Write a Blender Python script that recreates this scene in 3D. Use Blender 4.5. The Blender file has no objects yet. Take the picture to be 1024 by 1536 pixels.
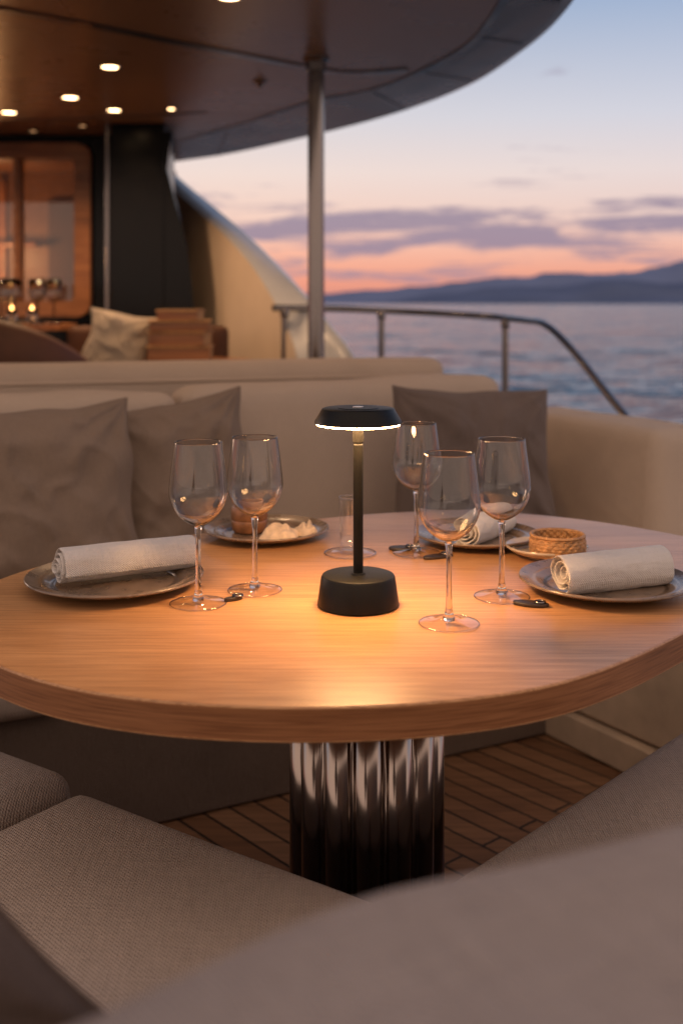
import bpy, bmesh, math, random
from mathutils import Vector, Matrix, noise
random.seed(4)
S = bpy.context.scene
S.view_settings.view_transform = 'Standard'
S.view_settings.look = 'None'
S.view_settings.exposure = 0
COL = S.collection
pi = math.pi

# ------------------------------------------------------------------ materials
def new_mat(name):
    m = bpy.data.materials.new(name); m.use_nodes = True
    nt = m.node_tree
    b = nt.nodes['Principled BSDF']
    return m, nt, b
def N(nt, t, **kw):
    n = nt.nodes.new(t)
    for k, v in kw.items():
        if k in n.inputs.keys(): n.inputs[k].default_value = v
        else: setattr(n, k, v)
    return n
def ramp(nt, stops, interp='LINEAR'):
    r = nt.nodes.new('ShaderNodeValToRGB'); cr = r.color_ramp; cr.interpolation = interp
    while len(cr.elements) < len(stops): cr.elements.new(0.5)
    for e, (p, c) in zip(cr.elements, stops):
        e.position = p; e.color = (c[0], c[1], c[2], 1)
    return r
def coords(nt, scale=(1,1,1), rot=(0,0,0), kind='Object'):
    tc = nt.nodes.new('ShaderNodeTexCoord'); mp = nt.nodes.new('ShaderNodeMapping')
    mp.inputs['Scale'].default_value = scale; mp.inputs['Rotation'].default_value = rot
    nt.links.new(tc.outputs[kind], mp.inputs['Vector'])
    return mp.outputs['Vector']

def fabric(name, col, weave=420, wr=0.35, wscale=5.0, rough=0.92, var=0.16, wb=0.0013):
    m, nt, b = new_mat(name); L = nt.links
    v = coords(nt)
    n1 = N(nt, 'ShaderNodeTexNoise', Scale=6.0, Detail=2.0); L.new(v, n1.inputs['Vector'])
    # slubby threads running both ways
    k = weave
    vx = coords(nt, (k*0.12, k, k)); sxn = N(nt, 'ShaderNodeTexNoise', Scale=1.0, Detail=1.0); L.new(vx, sxn.inputs['Vector'])
    vy = coords(nt, (k, k*0.12, k*0.12)); syn = N(nt, 'ShaderNodeTexNoise', Scale=1.0, Detail=1.0); L.new(vy, syn.inputs['Vector'])
    wx = N(nt, 'ShaderNodeTexWave', Scale=weave*0.42, Distortion=1.2); wx.bands_direction='X'; L.new(v, wx.inputs['Vector'])
    wy = N(nt, 'ShaderNodeTexWave', Scale=weave*0.42, Distortion=1.2); wy.bands_direction='DIAGONAL'; L.new(v, wy.inputs['Vector'])
    a = N(nt, 'ShaderNodeMath', operation='ADD'); L.new(wx.outputs['Fac'], a.inputs[0]); L.new(wy.outputs['Fac'], a.inputs[1])
    t = N(nt, 'ShaderNodeMath', operation='ADD'); L.new(sxn.outputs['Fac'], t.inputs[0]); L.new(syn.outputs['Fac'], t.inputs[1])
    a3 = N(nt, 'ShaderNodeMath', operation='MULTIPLY_ADD'); L.new(t.outputs[0], a3.inputs[0]); a3.inputs[1].default_value=2.2; L.new(a.outputs[0], a3.inputs[2])  # mean ~3.2
    n1m = N(nt, 'ShaderNodeMath', operation='MULTIPLY'); L.new(n1.outputs['Fac'], n1m.inputs[0]); n1m.inputs[1].default_value=0.35
    mix = N(nt, 'ShaderNodeMath', operation='MULTIPLY_ADD'); L.new(a3.outputs[0], mix.inputs[0]); mix.inputs[1].default_value=0.12
    L.new(n1m.outputs[0], mix.inputs[2])
    lo = [c*(1-var*1.6) for c in col]; hi = [min(1, c*(1+var)) for c in col]
    r = ramp(nt, [(0.33, lo), (0.75, hi)]); L.new(mix.outputs[0], r.inputs['Fac'])
    L.new(r.outputs['Color'], b.inputs['Base Color'])
    b.inputs['Roughness'].default_value = rough
    b.inputs['Sheen Weight'].default_value = 0.12
    b.inputs['Sheen Tint'].default_value = (1,0.85,0.7,1)
    b.inputs['Specular IOR Level'].default_value = 0.15
    bp = N(nt, 'ShaderNodeBump', Strength=0.7, Distance=wb); L.new(a3.outputs[0], bp.inputs['Height'])
    nw = N(nt, 'ShaderNodeTexNoise', Scale=wscale, Detail=2.0, Distortion=0.6); L.new(v, nw.inputs['Vector'])
    bp2 = N(nt, 'ShaderNodeBump', Strength=wr, Distance=0.03); L.new(nw.outputs['Fac'], bp2.inputs['Height'])
    L.new(bp.outputs['Normal'], bp2.inputs['Normal'])
    L.new(bp2.outputs['Normal'], b.inputs['Normal'])
    return m

def wood(name, c1, c2, c3, rot=0.0, rough=0.38, coat=0.25, s=1.0, sc=None, streak=0.8):
    m, nt, b = new_mat(name); L = nt.links
    sc = sc or (1.2, 26, 26)
    v = coords(nt, tuple(q*s for q in sc), (0,0,rot))
    n1 = N(nt, 'ShaderNodeTexNoise', Scale=2.2, Detail=8.0, Roughness=0.62, Distortion=0.5); L.new(v, n1.inputs['Vector'])
    v2 = coords(nt, tuple(q*s*(6 if q<5 else 12) for q in sc), (0,0,rot))
    n2 = N(nt, 'ShaderNodeTexNoise', Scale=1.0, Detail=3.0); L.new(v2, n2.inputs['Vector'])
    v3 = coords(nt, (0.6, 7.0, 7.0), (0,0,rot))
    n3 = N(nt, 'ShaderNodeTexNoise', Scale=1.0, Detail=1.0); L.new(v3, n3.inputs['Vector'])
    r1 = ramp(nt, [(0.3, c1), (0.5, c2), (0.72, c3)]); L.new(n1.outputs['Fac'], r1.inputs['Fac'])
    r2 = ramp(nt, [(0.38, (0.55,0.48,0.42)), (0.52, (1,1,1))]); L.new(n2.outputs['Fac'], r2.inputs['Fac'])
    mx = N(nt, 'ShaderNodeMix', data_type='RGBA', blend_type='MULTIPLY'); mx.inputs[0].default_value=streak
    L.new(r1.outputs['Color'], mx.inputs[6]); L.new(r2.outputs['Color'], mx.inputs[7])
    r3 = ramp(nt, [(0.35,(0.88,0.86,0.84)),(0.65,(1.05,1.05,1.05))]); L.new(n3.outputs['Fac'], r3.inputs['Fac'])
    mx2 = N(nt, 'ShaderNodeMix', data_type='RGBA', blend_type='MULTIPLY'); mx2.inputs[0].default_value=1.0
    L.new(mx.outputs[2], mx2.inputs[6]); L.new(r3.outputs['Color'], mx2.inputs[7])
    L.new(mx2.outputs[2], b.inputs['Base Color'])
    b.inputs['Roughness'].default_value = rough
    b.inputs['Specular IOR Level'].default_value = 0.4
    b.inputs['Coat Weight'].default_value = coat; b.inputs['Coat Roughness'].default_value = 0.24
    bp = N(nt, 'ShaderNodeBump', Strength=0.45, Distance=0.0007); L.new(n2.outputs['Fac'], bp.inputs['Height'])
    L.new(bp.outputs['Normal'], b.inputs['Normal'])
    return m

def simple(name, col, rough=0.5, metal=0.0, coat=0.0, bump=0.0, bscale=60.0, var=0.12, vscale=14.0, spec=0.5):
    m, nt, b = new_mat(name); L = nt.links
    v = coords(nt)
    n = N(nt, 'ShaderNodeTexNoise', Scale=vscale, Detail=5.0); L.new(v, n.inputs['Vector'])
    r = ramp(nt, [(0.3, [c*(1-var) for c in col]), (0.7, [min(1,c*(1+var)) for c in col])])
    L.new(n.outputs['Fac'], r.inputs['Fac']); L.new(r.outputs['Color'], b.inputs['Base Color'])
    rr = N(nt, 'ShaderNodeMapRange'); rr.inputs['To Min'].default_value=rough*0.8; rr.inputs['To Max'].default_value=min(1,rough*1.2)
    L.new(n.outputs['Fac'], rr.inputs['Value']); L.new(rr.outputs['Result'], b.inputs['Roughness'])
    b.inputs['Metallic'].default_value = metal; b.inputs['Coat Weight'].default_value = coat
    b.inputs['Specular IOR Level'].default_value = spec
    if bump > 0:
        n2 = N(nt, 'ShaderNodeTexNoise', Scale=bscale, Detail=4.0); L.new(v, n2.inputs['Vector'])
        bp = N(nt, 'ShaderNodeBump', Strength=bump, Distance=0.004); L.new(n2.outputs['Fac'], bp.inputs['Height'])
        L.new(bp.outputs['Normal'], b.inputs['Normal'])
    return m
def emit(name, col, st):
    m, nt, b = new_mat(name)
    b.inputs['Base Color'].default_value = (*col, 1)
    b.inputs['Emission Color'].default_value = (*col, 1); b.inputs['Emission Strength'].default_value = st
    return m

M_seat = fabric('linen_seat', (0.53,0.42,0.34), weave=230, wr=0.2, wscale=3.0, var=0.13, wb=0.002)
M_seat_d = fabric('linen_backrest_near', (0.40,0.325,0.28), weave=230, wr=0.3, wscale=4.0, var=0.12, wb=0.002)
M_pad = fabric('cream_upholstery', (0.60,0.48,0.385), weave=420, wr=0.2, wscale=3.5, var=0.06)
M_pillow = fabric('taupe_linen', (0.255,0.19,0.148), weave=380, wr=0.25, wscale=6.0, var=0.12)
M_pillow2 = fabric('grey_taupe_linen', (0.165,0.128,0.115), weave=380, wr=0.25, wscale=6.0, var=0.12)
M_pillow3 = fabric('brown_linen', (0.12,0.083,0.066), weave=380, wr=0.4, wscale=7.0)
M_pillow_c = fabric('cream_pillow', (0.5,0.42,0.34), weave=380, wr=0.4, wscale=9.0)
M_base = fabric('sofa_base_cloth', (0.17,0.12,0.09), weave=380, wr=0.1, wscale=4.0)
M_cream = simple('cream_lacquer', (0.50,0.38,0.27), 0.4, coat=0.2)
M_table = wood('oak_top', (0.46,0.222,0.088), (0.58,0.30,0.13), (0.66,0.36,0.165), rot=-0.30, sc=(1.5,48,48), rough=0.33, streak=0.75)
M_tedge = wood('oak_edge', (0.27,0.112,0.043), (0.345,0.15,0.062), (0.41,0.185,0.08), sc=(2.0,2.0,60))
M_brownwood = wood('warm_wood', (0.20,0.075,0.025), (0.33,0.13,0.045), (0.42,0.18,0.07), rough=0.35, s=0.6)
M_black = simple('black_powdercoat', (0.005,0.0048,0.0045), 0.42, spec=0.22, bump=0.05, bscale=900)
M_gloss_black = simple('black_gloss', (0.004,0.004,0.005), 0.22, spec=0.2)
M_steel = simple('stainless_steel', (0.23,0.205,0.195), 0.18, metal=1.0, var=0.05)
M_bronze = simple('dark_bronze_column', (0.36,0.30,0.265), 0.17, metal=1.0, var=0.08, vscale=3)
M_plate = simple('stoneware_glaze', (0.18,0.122,0.082), 0.28, coat=0.3, var=0.35, vscale=35)
M_cloth = fabric('napkin_cotton', (0.83,0.77,0.72), weave=420, wr=0.22, wscale=30.0, var=0.05)
M_wicker = simple('wicker', (0.42,0.22,0.09), 0.55, var=0.35, vscale=90, bump=0.5, bscale=300)
M_leather = simple('brown_leather', (0.085,0.033,0.016), 0.5, bump=0.3, bscale=150, spec=0.3)
M_dark = simple('dark_leather', (0.03,0.018,0.012), 0.4, bump=0.3, bscale=200)
M_bread = simple('bread_crust', (0.62,0.47,0.33), 0.85, bump=0.5, bscale=120, var=0.2, vscale=60)
M_glow = emit('lamp_diffuser', (1.0,0.54,0.22), 108.0)
M_down = emit('downlight_lens', (1.0,0.62,0.30), 14.0)
M_downdim = emit('downlight_lens_dim', (1.0,0.55,0.25), 1.2)
M_white = simple('white_gelcoat', (0.50,0.52,0.56), 0.3, coat=0.4, var=0.04)
M_beige = simple('beige_panel', (0.42,0.335,0.265), 0.55, var=0.08, vscale=3)
M_ceil = simple('lacquered_ceiling', (0.30,0.17,0.092), 0.28, coat=0.0, var=0.08, vscale=2, spec=0.4)
M_fascia = simple('canopy_fascia', (0.12,0.10,0.095), 0.28, metal=0.0, coat=0.2, var=0.1, vscale=3)
M_rim = simple('canopy_rim', (0.03,0.03,0.036), 0.3, coat=0.3)

def thin_glass(name, base, edge):
    m = bpy.data.materials.new(name); m.use_nodes=True; nt=m.node_tree; nt.nodes.clear(); L=nt.links
    o = nt.nodes.new('ShaderNodeOutputMaterial')
    t = N(nt,'ShaderNodeBsdfTransparent'); t.inputs[0].default_value=(0.965,0.965,0.96,1)
    g = N(nt,'ShaderNodeBsdfGlossy'); g.inputs['Roughness'].default_value=0.015; g.inputs[0].default_value=(1,1,1,1)
    lw = N(nt,'ShaderNodeLayerWeight'); lw.inputs['Blend'].default_value=0.5
    p = N(nt,'ShaderNodeMath',operation='POWER'); L.new(lw.outputs['Facing'],p.inputs[0]); p.inputs[1].default_value=3.5
    ma = N(nt,'ShaderNodeMath',operation='MULTIPLY_ADD'); L.new(p.outputs[0],ma.inputs[0]); ma.inputs[1].default_value=edge; ma.inputs[2].default_value=base
    mx = nt.nodes.new('ShaderNodeMixShader'); L.new(ma.outputs[0],mx.inputs[0]); L.new(t.outputs[0],mx.inputs[1]); L.new(g.outputs[0],mx.inputs[2])
    L.new(mx.outputs[0],o.inputs['Surface']); return m
M_glass = thin_glass('thin_crystal',0.09,0.85)
M_foot = thin_glass('foot_crystal',0.09,0.55)
def solid_glass():
    m, nt, b = new_mat('solid_crystal')
    b.inputs['Transmission Weight'].default_value=1.0; b.inputs['Roughness'].default_value=0.0; b.inputs['IOR'].default_value=1.52
    return m
M_sglass = solid_glass()

# ------------------------------------------------------------------ mesh helpers
def link(ob, parent=None):
    COL.objects.link(ob)
    if parent is not None: ob.parent = parent
    return ob
def empty(name, loc=(0,0,0), rz=0.0):
    e = bpy.data.objects.new(name, None); e.location = loc; e.rotation_euler=(0,0,rz); e.empty_display_size=0.1
    COL.objects.link(e); return e
def mesh_ob(name, verts, faces, mat, parent=None, smooth=True, loc=(0,0,0), rot=(0,0,0)):
    me = bpy.data.meshes.new(name); me.from_pydata([tuple(v) for v in verts], [], faces); me.update()
    bm = bmesh.new(); bm.from_mesh(me); bmesh.ops.recalc_face_normals(bm, faces=bm.faces); bm.to_mesh(me); bm.free()
    if smooth:
        for p in me.polygons: p.use_smooth = True
    me.materials.append(mat)
    ob = bpy.data.objects.new(name, me); ob.location = loc; ob.rotation_euler = rot
    return link(ob, parent)
def lathe(name, prof, mat, parent=None, seg=64, loc=(0,0,0), rot=(0,0,0), autos=None):
    vs=[]; fs=[]; idx=[]
    for (r,z) in prof:
        if r < 1e-6:
            idx.append([len(vs)]); vs.append((0,0,z))
        else:
            idx.append(list(range(len(vs), len(vs)+seg)))
            for i in range(seg):
                a=2*pi*i/seg; vs.append((r*math.cos(a), r*math.sin(a), z))
    for a,b in zip(idx[:-1], idx[1:]):
        if len(a)==1 and len(b)==1: continue
        for i in range(seg):
            j=(i+1)%seg
            if len(a)==1: fs.append((a[0], b[j], b[i]))
            elif len(b)==1: fs.append((a[i], a[j], b[0]))
            else: fs.append((a[i], a[j], b[j], b[i]))
    ob = mesh_ob(name, vs, fs, mat, parent, True, loc, rot)
    if autos is not None:
        sharp(ob, autos)
    return ob
def sharp(ob, ang=35):
    me=ob.data; bm=bmesh.new(); bm.from_mesh(me)
    for e in bm.edges:
        if len(e.link_faces)==2 and e.calc_face_angle(0) > math.radians(ang): e.smooth=False
    bm.to_mesh(me); bm.free()
def catmull(pts, n=8, closed=False):
    out=[]; P=[Vector(p) for p in pts]; m=len(P)
    rng = range(m) if closed else range(m-1)
    for i in rng:
        if closed: p0,p1,p2,p3 = P[(i-1)%m],P[i],P[(i+1)%m],P[(i+2)%m]
        else: p0,p1,p2,p3 = P[max(i-1,0)],P[i],P[i+1],P[min(i+2,m-1)]
        for k in range(n):
            t=k/n
            out.append(0.5*((2*p1)+(-p0+p2)*t+(2*p0-5*p1+4*p2-p3)*t*t+(-p0+3*p1-3*p2+p3)*t**3))
    if not closed: out.append(P[-1])
    return out
def soft_box(name, size, mat, loc, rz=0.0, r=0.05, res=0.03, bulge=0.0, amp=0.0, nsc=5.0, parent=None, tilt=0.0, seed=0, ry=0.0):
    """rounded upholstered box, origin at its centre"""
    hx,hy,hz = [s/2 for s in size]
    nx,ny,nz = [max(4,min(60,int(s/res))) for s in size]
    bm = bmesh.new(); vd={}
    def V(i,j,k):
        key=(i,j,k)
        if key not in vd:
            def d(i,n,h):
                t=-1+2*i/n
                return h*(math.copysign(abs(t)**0.75,t))
            vd[key]=bm.verts.new((d(i,nx,hx),d(j,ny,hy),d(k,nz,hz)))
        return vd[key]
    for i in range(nx):
        for j in range(ny):
            for k in (0,nz): bm.faces.new((V(i,j,k),V(i+1,j,k),V(i+1,j+1,k),V(i,j+1,k)))
    for i in range(nx):
        for k in range(nz):
            for j in (0,ny): bm.faces.new((V(i,j,k),V(i+1,j,k),V(i+1,j,k+1),V(i,j,k+1)))
    for j in range(ny):
        for k in range(nz):
            for i in (0,nx): bm.faces.new((V(i,j,k),V(i,j+1,k),V(i,j+1,k+1),V(i,j,k+1)))
    for v in bm.verts:
        p=v.co.copy()
        q=Vector((max(-hx+r,min(hx-r,p.x)),max(-hy+r,min(hy-r,p.y)),max(-hz+r,min(hz-r,p.z))))
        d=p-q
        if d.length>1e-7: nrm=d.normalized(); p=q+nrm*r
        if bulge:
            fx=max(0,1-(p.x/hx)**2); fy=max(0,1-(p.y/hy)**2); fz=max(0,1-(p.z/hz)**2)
            p.z += math.copysign(1,p.z)*bulge*fx*fy*(abs(p.z)/hz)
            p.y += math.copysign(1,p.y)*bulge*fx*fz*(abs(p.y)/hy)
        if amp:
            p += noise.noise_vector(p*nsc+Vector((seed*7.1,seed*3.3,seed)))*amp
        v.co=p
    bmesh.ops.recalc_face_normals(bm, faces=bm.faces)
    me=bpy.data.meshes.new(name); bm.to_mesh(me); bm.free()
    for p in me.polygons: p.use_smooth=True
    me.materials.append(mat)
    ob=bpy.data.objects.new(name,me); ob.location=loc; ob.rotation_euler=(tilt,ry,rz)
    return link(ob,parent)
def prism(name, pts, z0, z1, mat, parent=None, bevel=0.0, seg=5, smooth=True):
    n=len(pts); vs=[(p[0],p[1],z0) for p in pts]+[(p[0],p[1],z1) for p in pts]
    fs=[tuple(range(n))[::-1], tuple(range(n,2*n))]+[(i,(i+1)%n,n+(i+1)%n,n+i) for i in range(n)]
    ob=mesh_ob(name,vs,fs,mat,parent,False)
    if bevel>0:
        bm=bmesh.new(); bm.from_mesh(ob.data)
        es=[e for e in bm.edges if e.calc_face_angle(0)>math.radians(25)]
        bmesh.ops.bevel(bm,geom=es,offset=bevel,segments=seg,profile=0.5,affect='EDGES',clamp_overlap=True)
        bm.to_mesh(ob.data); bm.free()
        if smooth:
            for p in ob.data.polygons: p.use_smooth=True
            ob.modifiers.new('wn','WEIGHTED_NORMAL').keep_sharp=True
    return ob
def box(name, x0,x1,y0,y1,z0,z1, mat, parent=None, bevel=0.004):
    return prism(name, [(x0,y0),(x1,y0),(x1,y1),(x0,y1)], z0,z1, mat, parent, bevel, 2)
def tube(name, pts, r, mat, parent=None, seg=20, smoothn=8):
    cu=bpy.data.curves.new(name,'CURVE'); cu.dimensions='3D'; cu.bevel_depth=r; cu.bevel_resolution=6; cu.use_fill_caps=True
    P=catmull(pts,smoothn) if len(pts)>2 else [Vector(p) for p in pts]
    sp=cu.splines.new('POLY'); sp.points.add(len(P)-1)
    for q,p in zip(sp.points,P): q.co=(p.x,p.y,p.z,1)
    tmp=bpy.data.objects.new(name,cu); COL.objects.link(tmp)
    dg=bpy.context.evaluated_depsgraph_get()
    me=bpy.data.meshes.new_from_object(tmp.evaluated_get(dg)); bpy.data.objects.remove(tmp)
    me.name=name; me.materials.clear(); me.materials.append(mat)
    for p in me.polygons: p.use_smooth=True
    ob=bpy.data.objects.new(name,me); return link(ob,parent)
def pillow(name, w, h, t, mat, loc, rot, seed=0, n=72):
    vs=[]; fs=[]
    def P(u,v,side):
        au,av=abs(u),abs(v)
        x=u*w/2*(1-0.07*(1-av**2)*au**2*1.0 ); y=v*h/2*(1-0.07*(1-au**2)*av**2)
        e=((1-au**2.6)*(1-av**2.6)); z=t/2*max(0,e)**0.55
        q=Vector((u*1.3+seed*5,v*1.3,side*3.0))
        rid=(1-abs(noise.noise(q*1.3))*2.2)
        rid2=max(0,1-abs(noise.noise(Vector((u*2.6+v*1.4+seed,v*1.2-u*0.8,side*2))))*5)**1.5
        wr=noise.noise(q*1.7)*0.20+rid*0.14+rid2*0.10+noise.noise(Vector((u*4+seed,v*2.2,side)))*0.06
        cr=0
        for cx in(-1,1):
            for cy in(-1,1):
                dx,dy=u-cx,v-cy; d=math.hypot(dx,dy)
                cr+=math.sin(math.atan2(dy,dx)*13+seed+3*noise.noise(q))*0.14*math.exp(-d*1.5)*min(1,d*5)
        z*= (1+wr+cr*1.3)
        dx=noise.noise(Vector((u*1.7,v*1.7,seed*2.0)))*0.02
        return (x+dx, y+dx*0.7, side*z)
    for side in (1,-1):
        off=len(vs)
        for j in range(n+1):
            for i in range(n+1):
                u=-1+2*i/n; v=-1+2*j/n
                u=math.sin(u*pi/2*0.999); v=math.sin(v*pi/2*0.999)
                vs.append(P(u,v,side))
        for j in range(n):
            for i in range(n):
                a=off+j*(n+1)+i; fs.append((a,a+1,a+n+2,a+n+1) if side>0 else (a,a+n+1,a+n+2,a+1))
    me=bpy.data.meshes.new(name); me.from_pydata(vs,[],fs)
    bm=bmesh.new(); bm.from_mesh(me); bmesh.ops.remove_doubles(bm,verts=bm.verts,dist=0.0006)
    bmesh.ops.recalc_face_normals(bm,faces=bm.faces); bm.to_mesh(me); bm.free()
    for p in me.polygons: p.use_smooth=True
    me.materials.append(mat)
    ob=bpy.data.objects.new(name,me); ob.location=loc; ob.rotation_euler=rot
    link(ob)
    out=[]
    for k in range(4*n):
        q,s=divmod(k,n); u=-1+2*s/n; u=math.sin(u*pi/2*0.999)
        a=[(u,-1),(1,u),(-u,1),(-1,-u)][q]
        p=P(a[0],a[1],1); out.append((p[0],p[1],0))
    out.append(out[0])
    tube('piping',out,0.0028,mat,ob,smoothn=1)
    return ob

# ------------------------------------------------------------------ camera
cam=bpy.data.cameras.new('camera'); co=bpy.data.objects.new('camera',cam); link(co)
co.location=(0,0,1.185); co.rotation_euler=(pi/2,0,0)
cam.sensor_fit='VERTICAL'; cam.sensor_height=36; cam.sensor_width=24; cam.lens=38.44
cam.shift_y=-0.2038; cam.clip_start=0.05; cam.clip_end=200000
cam.dof.use_dof=True; cam.dof.focus_distance=1.60; cam.dof.aperture_fstop=3.2
S.camera=co

# ------------------------------------------------------------------ sky (world)
W=bpy.data.worlds.new('World'); S.world=W; W.use_nodes=True
nt=W.node_tree; L=nt.links; nt.nodes.clear()
out=nt.nodes.new('ShaderNodeOutputWorld'); bg=nt.nodes.new('ShaderNodeBackground')
sky=nt.nodes.new('ShaderNodeTexSky'); sky.sky_type='NISHITA'; sky.sun_disc=False
sky.sun_elevation=math.radians(1.0); sky.sun_rotation=math.radians(-50); sky.air_density=1.3; sky.dust_density=1.5
tc=nt.nodes.new('ShaderNodeTexCoord'); sx=nt.nodes.new('ShaderNodeSeparateXYZ'); L.new(tc.outputs['Generated'],sx.inputs[0])
asn=N(nt,'ShaderNodeMath',operation='ARCSINE'); L.new(sx.outputs['Z'],asn.inputs[0])
el=N(nt,'ShaderNodeMath',operation='MULTIPLY'); L.new(asn.outputs[0],el.inputs[0]); el.inputs[1].default_value=180/pi/40.0   # 0..1 over 40 deg
def lin(r,g,b): return tuple(((c/255)/12.92 if c/255<=0.04045 else ((c/255+0.055)/1.055)**2.4) for c in (r,g,b))
r=ramp(nt,[(0.0,lin(208,138,130)),(0.03,lin(242,162,136)),(0.065,lin(248,186,162)),(0.11,lin(243,210,196)),(0.17,lin(238,221,215)),(0.24,lin(216,215,222)),(0.39,lin(160,180,208)),(0.8,lin(114,140,182)),(1.0,lin(128,134,160))])
L.new(el.outputs[0],r.inputs['Fac'])
az=N(nt,'ShaderNodeMath',operation='ARCTAN2'); L.new(sx.outputs['X'],az.inputs[0]); L.new(sx.outputs['Y'],az.inputs[1])
azr=N(nt,'ShaderNodeMapRange'); azr.inputs['From Min'].default_value=-0.1; azr.inputs['From Max'].default_value=0.5
L.new(az.outputs[0],azr.inputs['Value'])
tint=N(nt,'ShaderNodeMix',data_type='RGBA',blend_type='MIX'); L.new(azr.outputs['Result'],tint.inputs[0]); tint.inputs[6].default_value=(1.04,1.0,0.97,1); tint.inputs[7].default_value=(0.90,0.94,1.02,1)
mul=N(nt,'ShaderNodeMix',data_type='RGBA',blend_type='MULTIPLY'); mul.inputs[0].default_value=1; L.new(r.outputs['Color'],mul.inputs[6]); L.new(tint.outputs[2],mul.inputs[7])
cv=nt.nodes.new('ShaderNodeCombineXYZ')
ax=N(nt,'ShaderNodeMath',operation='MULTIPLY'); L.new(az.outputs[0],ax.inputs[0]); ax.inputs[1].default_value=6.5
ey=N(nt,'ShaderNodeMath',operation='MULTIPLY'); L.new(asn.outputs[0],ey.inputs[0]); ey.inputs[1].default_value=60
L.new(ax.outputs[0],cv.inputs[0]); L.new(ey.outputs[0],cv.inputs[1]); cv.inputs[2].default_value=5.1
cn=N(nt,'ShaderNodeTexNoise',Scale=1.0,Detail=8.0,Roughness=0.64,Distortion=0.35); L.new(cv.outputs[0],cn.inputs['Vector'])
band=ramp(nt,[(0.0,(0.0,)*3),(0.03,(0.4,)*3),(0.07,(0.7,)*3),(0.095,(1,)*3),(0.118,(0.75,)*3),(0.14,(0.2,)*3),(0.2,(0.0,)*3)]); L.new(el.outputs[0],band.inputs['Fac'])
cadd=N(nt,'ShaderNodeMath',operation='MULTIPLY_ADD'); L.new(band.outputs['Color'],cadd.inputs[0]); cadd.inputs[1].default_value=0.25; L.new(cn.outputs['Fac'],cadd.inputs[2])
cm=ramp(nt,[(0.62,(0,)*3),(0.74,(1,)*3)]); L.new(cadd.outputs[0],cm.inputs['Fac'])
cmm=N(nt,'ShaderNodeMath',operation='MULTIPLY'); L.new(cm.outputs['Color'],cmm.inputs[0]); cmm.inputs[1].default_value=0.88
cmx=N(nt,'ShaderNodeMix',data_type='RGBA'); L.new(cmm.outputs[0],cmx.inputs[0]); L.new(mul.outputs[2],cmx.inputs[6]); cmx.inputs[7].default_value=(*lin(150,136,158),1)
# added warm glow over the unseen sky behind the camera, warms ambient light
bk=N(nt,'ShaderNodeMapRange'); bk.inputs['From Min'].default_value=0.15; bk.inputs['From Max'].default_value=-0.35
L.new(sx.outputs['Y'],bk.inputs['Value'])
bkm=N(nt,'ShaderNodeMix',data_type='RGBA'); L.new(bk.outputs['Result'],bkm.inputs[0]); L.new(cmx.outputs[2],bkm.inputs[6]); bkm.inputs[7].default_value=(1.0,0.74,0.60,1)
sk=N(nt,'ShaderNodeVectorMath',operation='SCALE'); L.new(sky.outputs[0],sk.inputs[0]); sk.inputs['Scale'].default_value=0.004
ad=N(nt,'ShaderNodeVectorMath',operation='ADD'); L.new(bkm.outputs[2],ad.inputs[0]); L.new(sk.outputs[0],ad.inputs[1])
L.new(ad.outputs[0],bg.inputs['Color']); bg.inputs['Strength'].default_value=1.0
L.new(bg.outputs[0],out.inputs[0])

sl=bpy.data.lights.new('sun','SUN'); sl.energy=0.3; sl.angle=math.radians(12); sl.color=(1,0.62,0.42)
so=bpy.data.objects.new('sun',sl); link(so); so.rotation_euler=(math.radians(85),0,math.radians(230)); so.location=(0,0,20)

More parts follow.
